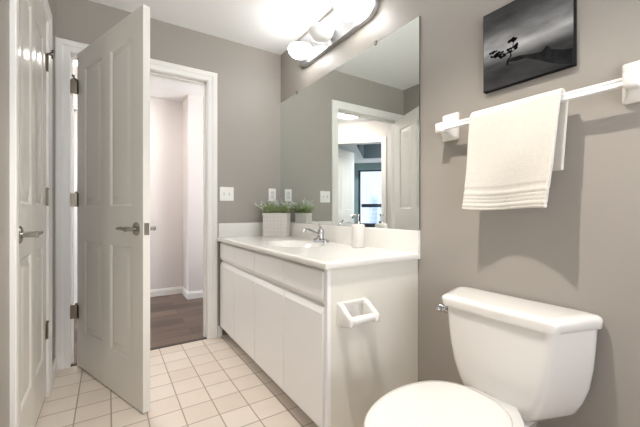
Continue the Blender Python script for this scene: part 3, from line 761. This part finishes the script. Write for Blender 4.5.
def clump(cu, cv, ru, rv, n):
    for _ in range(n):
        a, r = random.uniform(0, 2*PI), random.random()**.6
        u, v = cu+ru*r*math.cos(a), cv+rv*r*math.sin(a); q = random.uniform(.012, .024)
        flat(bm, [(u+q*math.cos(t)*random.uniform(.7, 1.3), v+q*.55*math.sin(t)*random.uniform(.7, 1.3)) for t in [2*PI*k/7 for k in range(7)]], 2)
clump(.378, .53, .055, .03, 24); clump(.19, .425, .085, .028, 30); clump(.14, .47, .045, .014, 8); clump(.41, .44, .03, .035, 14); clump(.33, .42, .03, .03, 10); clump(.24, .385, .05, .018, 10)
obj('tree', bm, INK, pc)

# ------------------------------------------------------------------ toilet
TYC = .632
to = thing('toilet', (.95, TYC, 0), 'white two piece toilet with closed lid standing beside the vanity', 'toilet')
def plan(z, xf, xb, hf, hb, rf=.035, rb=.03, bow=.006):
    q = roundpoly([(xb, TYC-hb), (xb, TYC+hb), (xf+.0, TYC+hf), (xf-bow, TYC), (xf+.0, TYC-hf)], [rb, rb, rf, .3, rf], 6)
    return [(p.x, p.y, z) for p in q]
XB = XR-.014
tk = [plan(.326, 1.175, XB-.03, .078, .116, .03, .04), plan(.330, 1.155, XB-.012, .094, .147, .03, .05), plan(.340, 1.137, XB-.004, .110, .173), plan(.360, 1.127, XB, .123, .196), plan(.40, 1.121, XB, .139, .215), plan(.45, 1.117, XB, .155, .231),
      plan(.52, 1.115, XB, .169, .242), plan(.59, 1.114, XB, .177, .247), plan(.652, 1.114, XB, .181, .251)]
obj('tank', loft(tk), PORC, to, smooth=True, sharp=60)
ld = [plan(.6525, 1.108, XB+.004, .190, .256), plan(.6545, 1.102, XB+.006, .195, .259), plan(.679, 1.098, XB+.006, .199, .261), plan(.687, 1.101, XB+.005, .196, .258), plan(.6925, 1.110, XB+.001, .188, .250), plan(.695, 1.128, XB-.012, .172, .233)]
obj('tank_lid', loft(ld), PORC, to, smooth=True, sharp=60)
bm = bmesh.new()
ly = TYC+.195
dl = (-.30, .954, 0)
lathe(bm, [(.0001, -.012), (.0165, -.011), (.0165, .010), (.014, .014), (.0001, .015)], (1.140, TYC+.192, .630), dl, 18)
obj('flush_escutcheon', bm, CHROME, to, smooth=True)
bm = bmesh.new()
lathe(bm, [(.0001, .014), (.014, .013), (.0155, .022), (.0145, .034), (.0001, .037)], (1.140, TYC+.192, .630), dl, 14)
P = curve([(1.134, TYC+.214, .631), (1.118, TYC+.216, .630), (1.102, TYC+.212, .627)], 4)
tube(bm, P, [.010]*(len(P)-2)+[.009, .005], 10)
obj('flush_lever', bm, CHROME, to, smooth=True)
def egg(z, xf, xb, hw, hb, n=48, yc=TYC):
    """elongated seat outline: rounded front at xf, flattened back at xb"""
    out = []
    xc = xf+(xb-xf)*.56
    for k in range(n):
        a = 2*PI*k/n; c, s = math.cos(a), math.sin(a)
        if c < 0: out.append((xc+(xc-xf)*c, yc+hw*s, z))
        else:
            e = 2.7; q = (abs(c)**e+abs(s)**e)**(-1/e)
            y = hw*s*q*(1-(1-hb/hw)*min(1, max(0, c*q))**1.5)
            out.append((xc+(xb-xc)*c*q, yc+y, z))
    return out
SF, SBk = .576, 1.046
obj('lid', loft([egg(.3985, SF+.004, SBk-.003, .168, .150), egg(.401, SF, SBk, .172, .154), egg(.410, SF, SBk, .172, .154), egg(.4155, SF+.006, SBk-.005, .167, .149), egg(.4185, SF+.03, SBk-.022, .148, .130), egg(.4195, SF+.10, SBk-.08, .10, .08)]), PORC, to, smooth=True, sharp=70)
bm = bmesh.new()
rings(bm, [egg(.380, SF+.006, SBk-.02, .168, .150), egg(.395, SF+.004, SBk-.02, .170, .152), egg(.3975, SF+.012, SBk-.028, .162, .144), egg(.3975, SF+.07, SBk-.11, .11, .08), egg(.380, SF+.07, SBk-.11, .11, .08)], cap0=False, cap1=False)
obj('seat', bm, PORC, to, smooth=True, sharp=60)
obj('bowl', loft([egg(.0, .72, 1.14, .105, .085), egg(.02, .72, 1.14, .105, .085), egg(.06, .735, 1.12, .095, .075), egg(.16, .72, 1.12, .10, .08), egg(.24, .67, 1.14, .135, .10), egg(.31, .605, 1.15, .170, .11), egg(.345, .585, 1.155, .182, .115), egg(.372, .580, 1.155, .184, .115), egg(.3785, .588, 1.15, .178, .11), egg(.3785, .65, 1.02, .115, .07), egg(.30, .68, .98, .09, .06), egg(.24, .74, .93, .05, .04)]), PORC, to, smooth=True, sharp=60)
obj('tank_deck', loft([[(x, y, z) for x, y in [(p.x, p.y) for p in roundpoly([(1.03, TYC-w), (1.27, TYC-w*.95), (1.27, TYC+w*.95), (1.03, TYC+w)], .03, 4)]] for z, w in ((.24, .075), (.30, .098), (.321, .108), (.3255, .102))]), PORC, to, smooth=True, sharp=60)
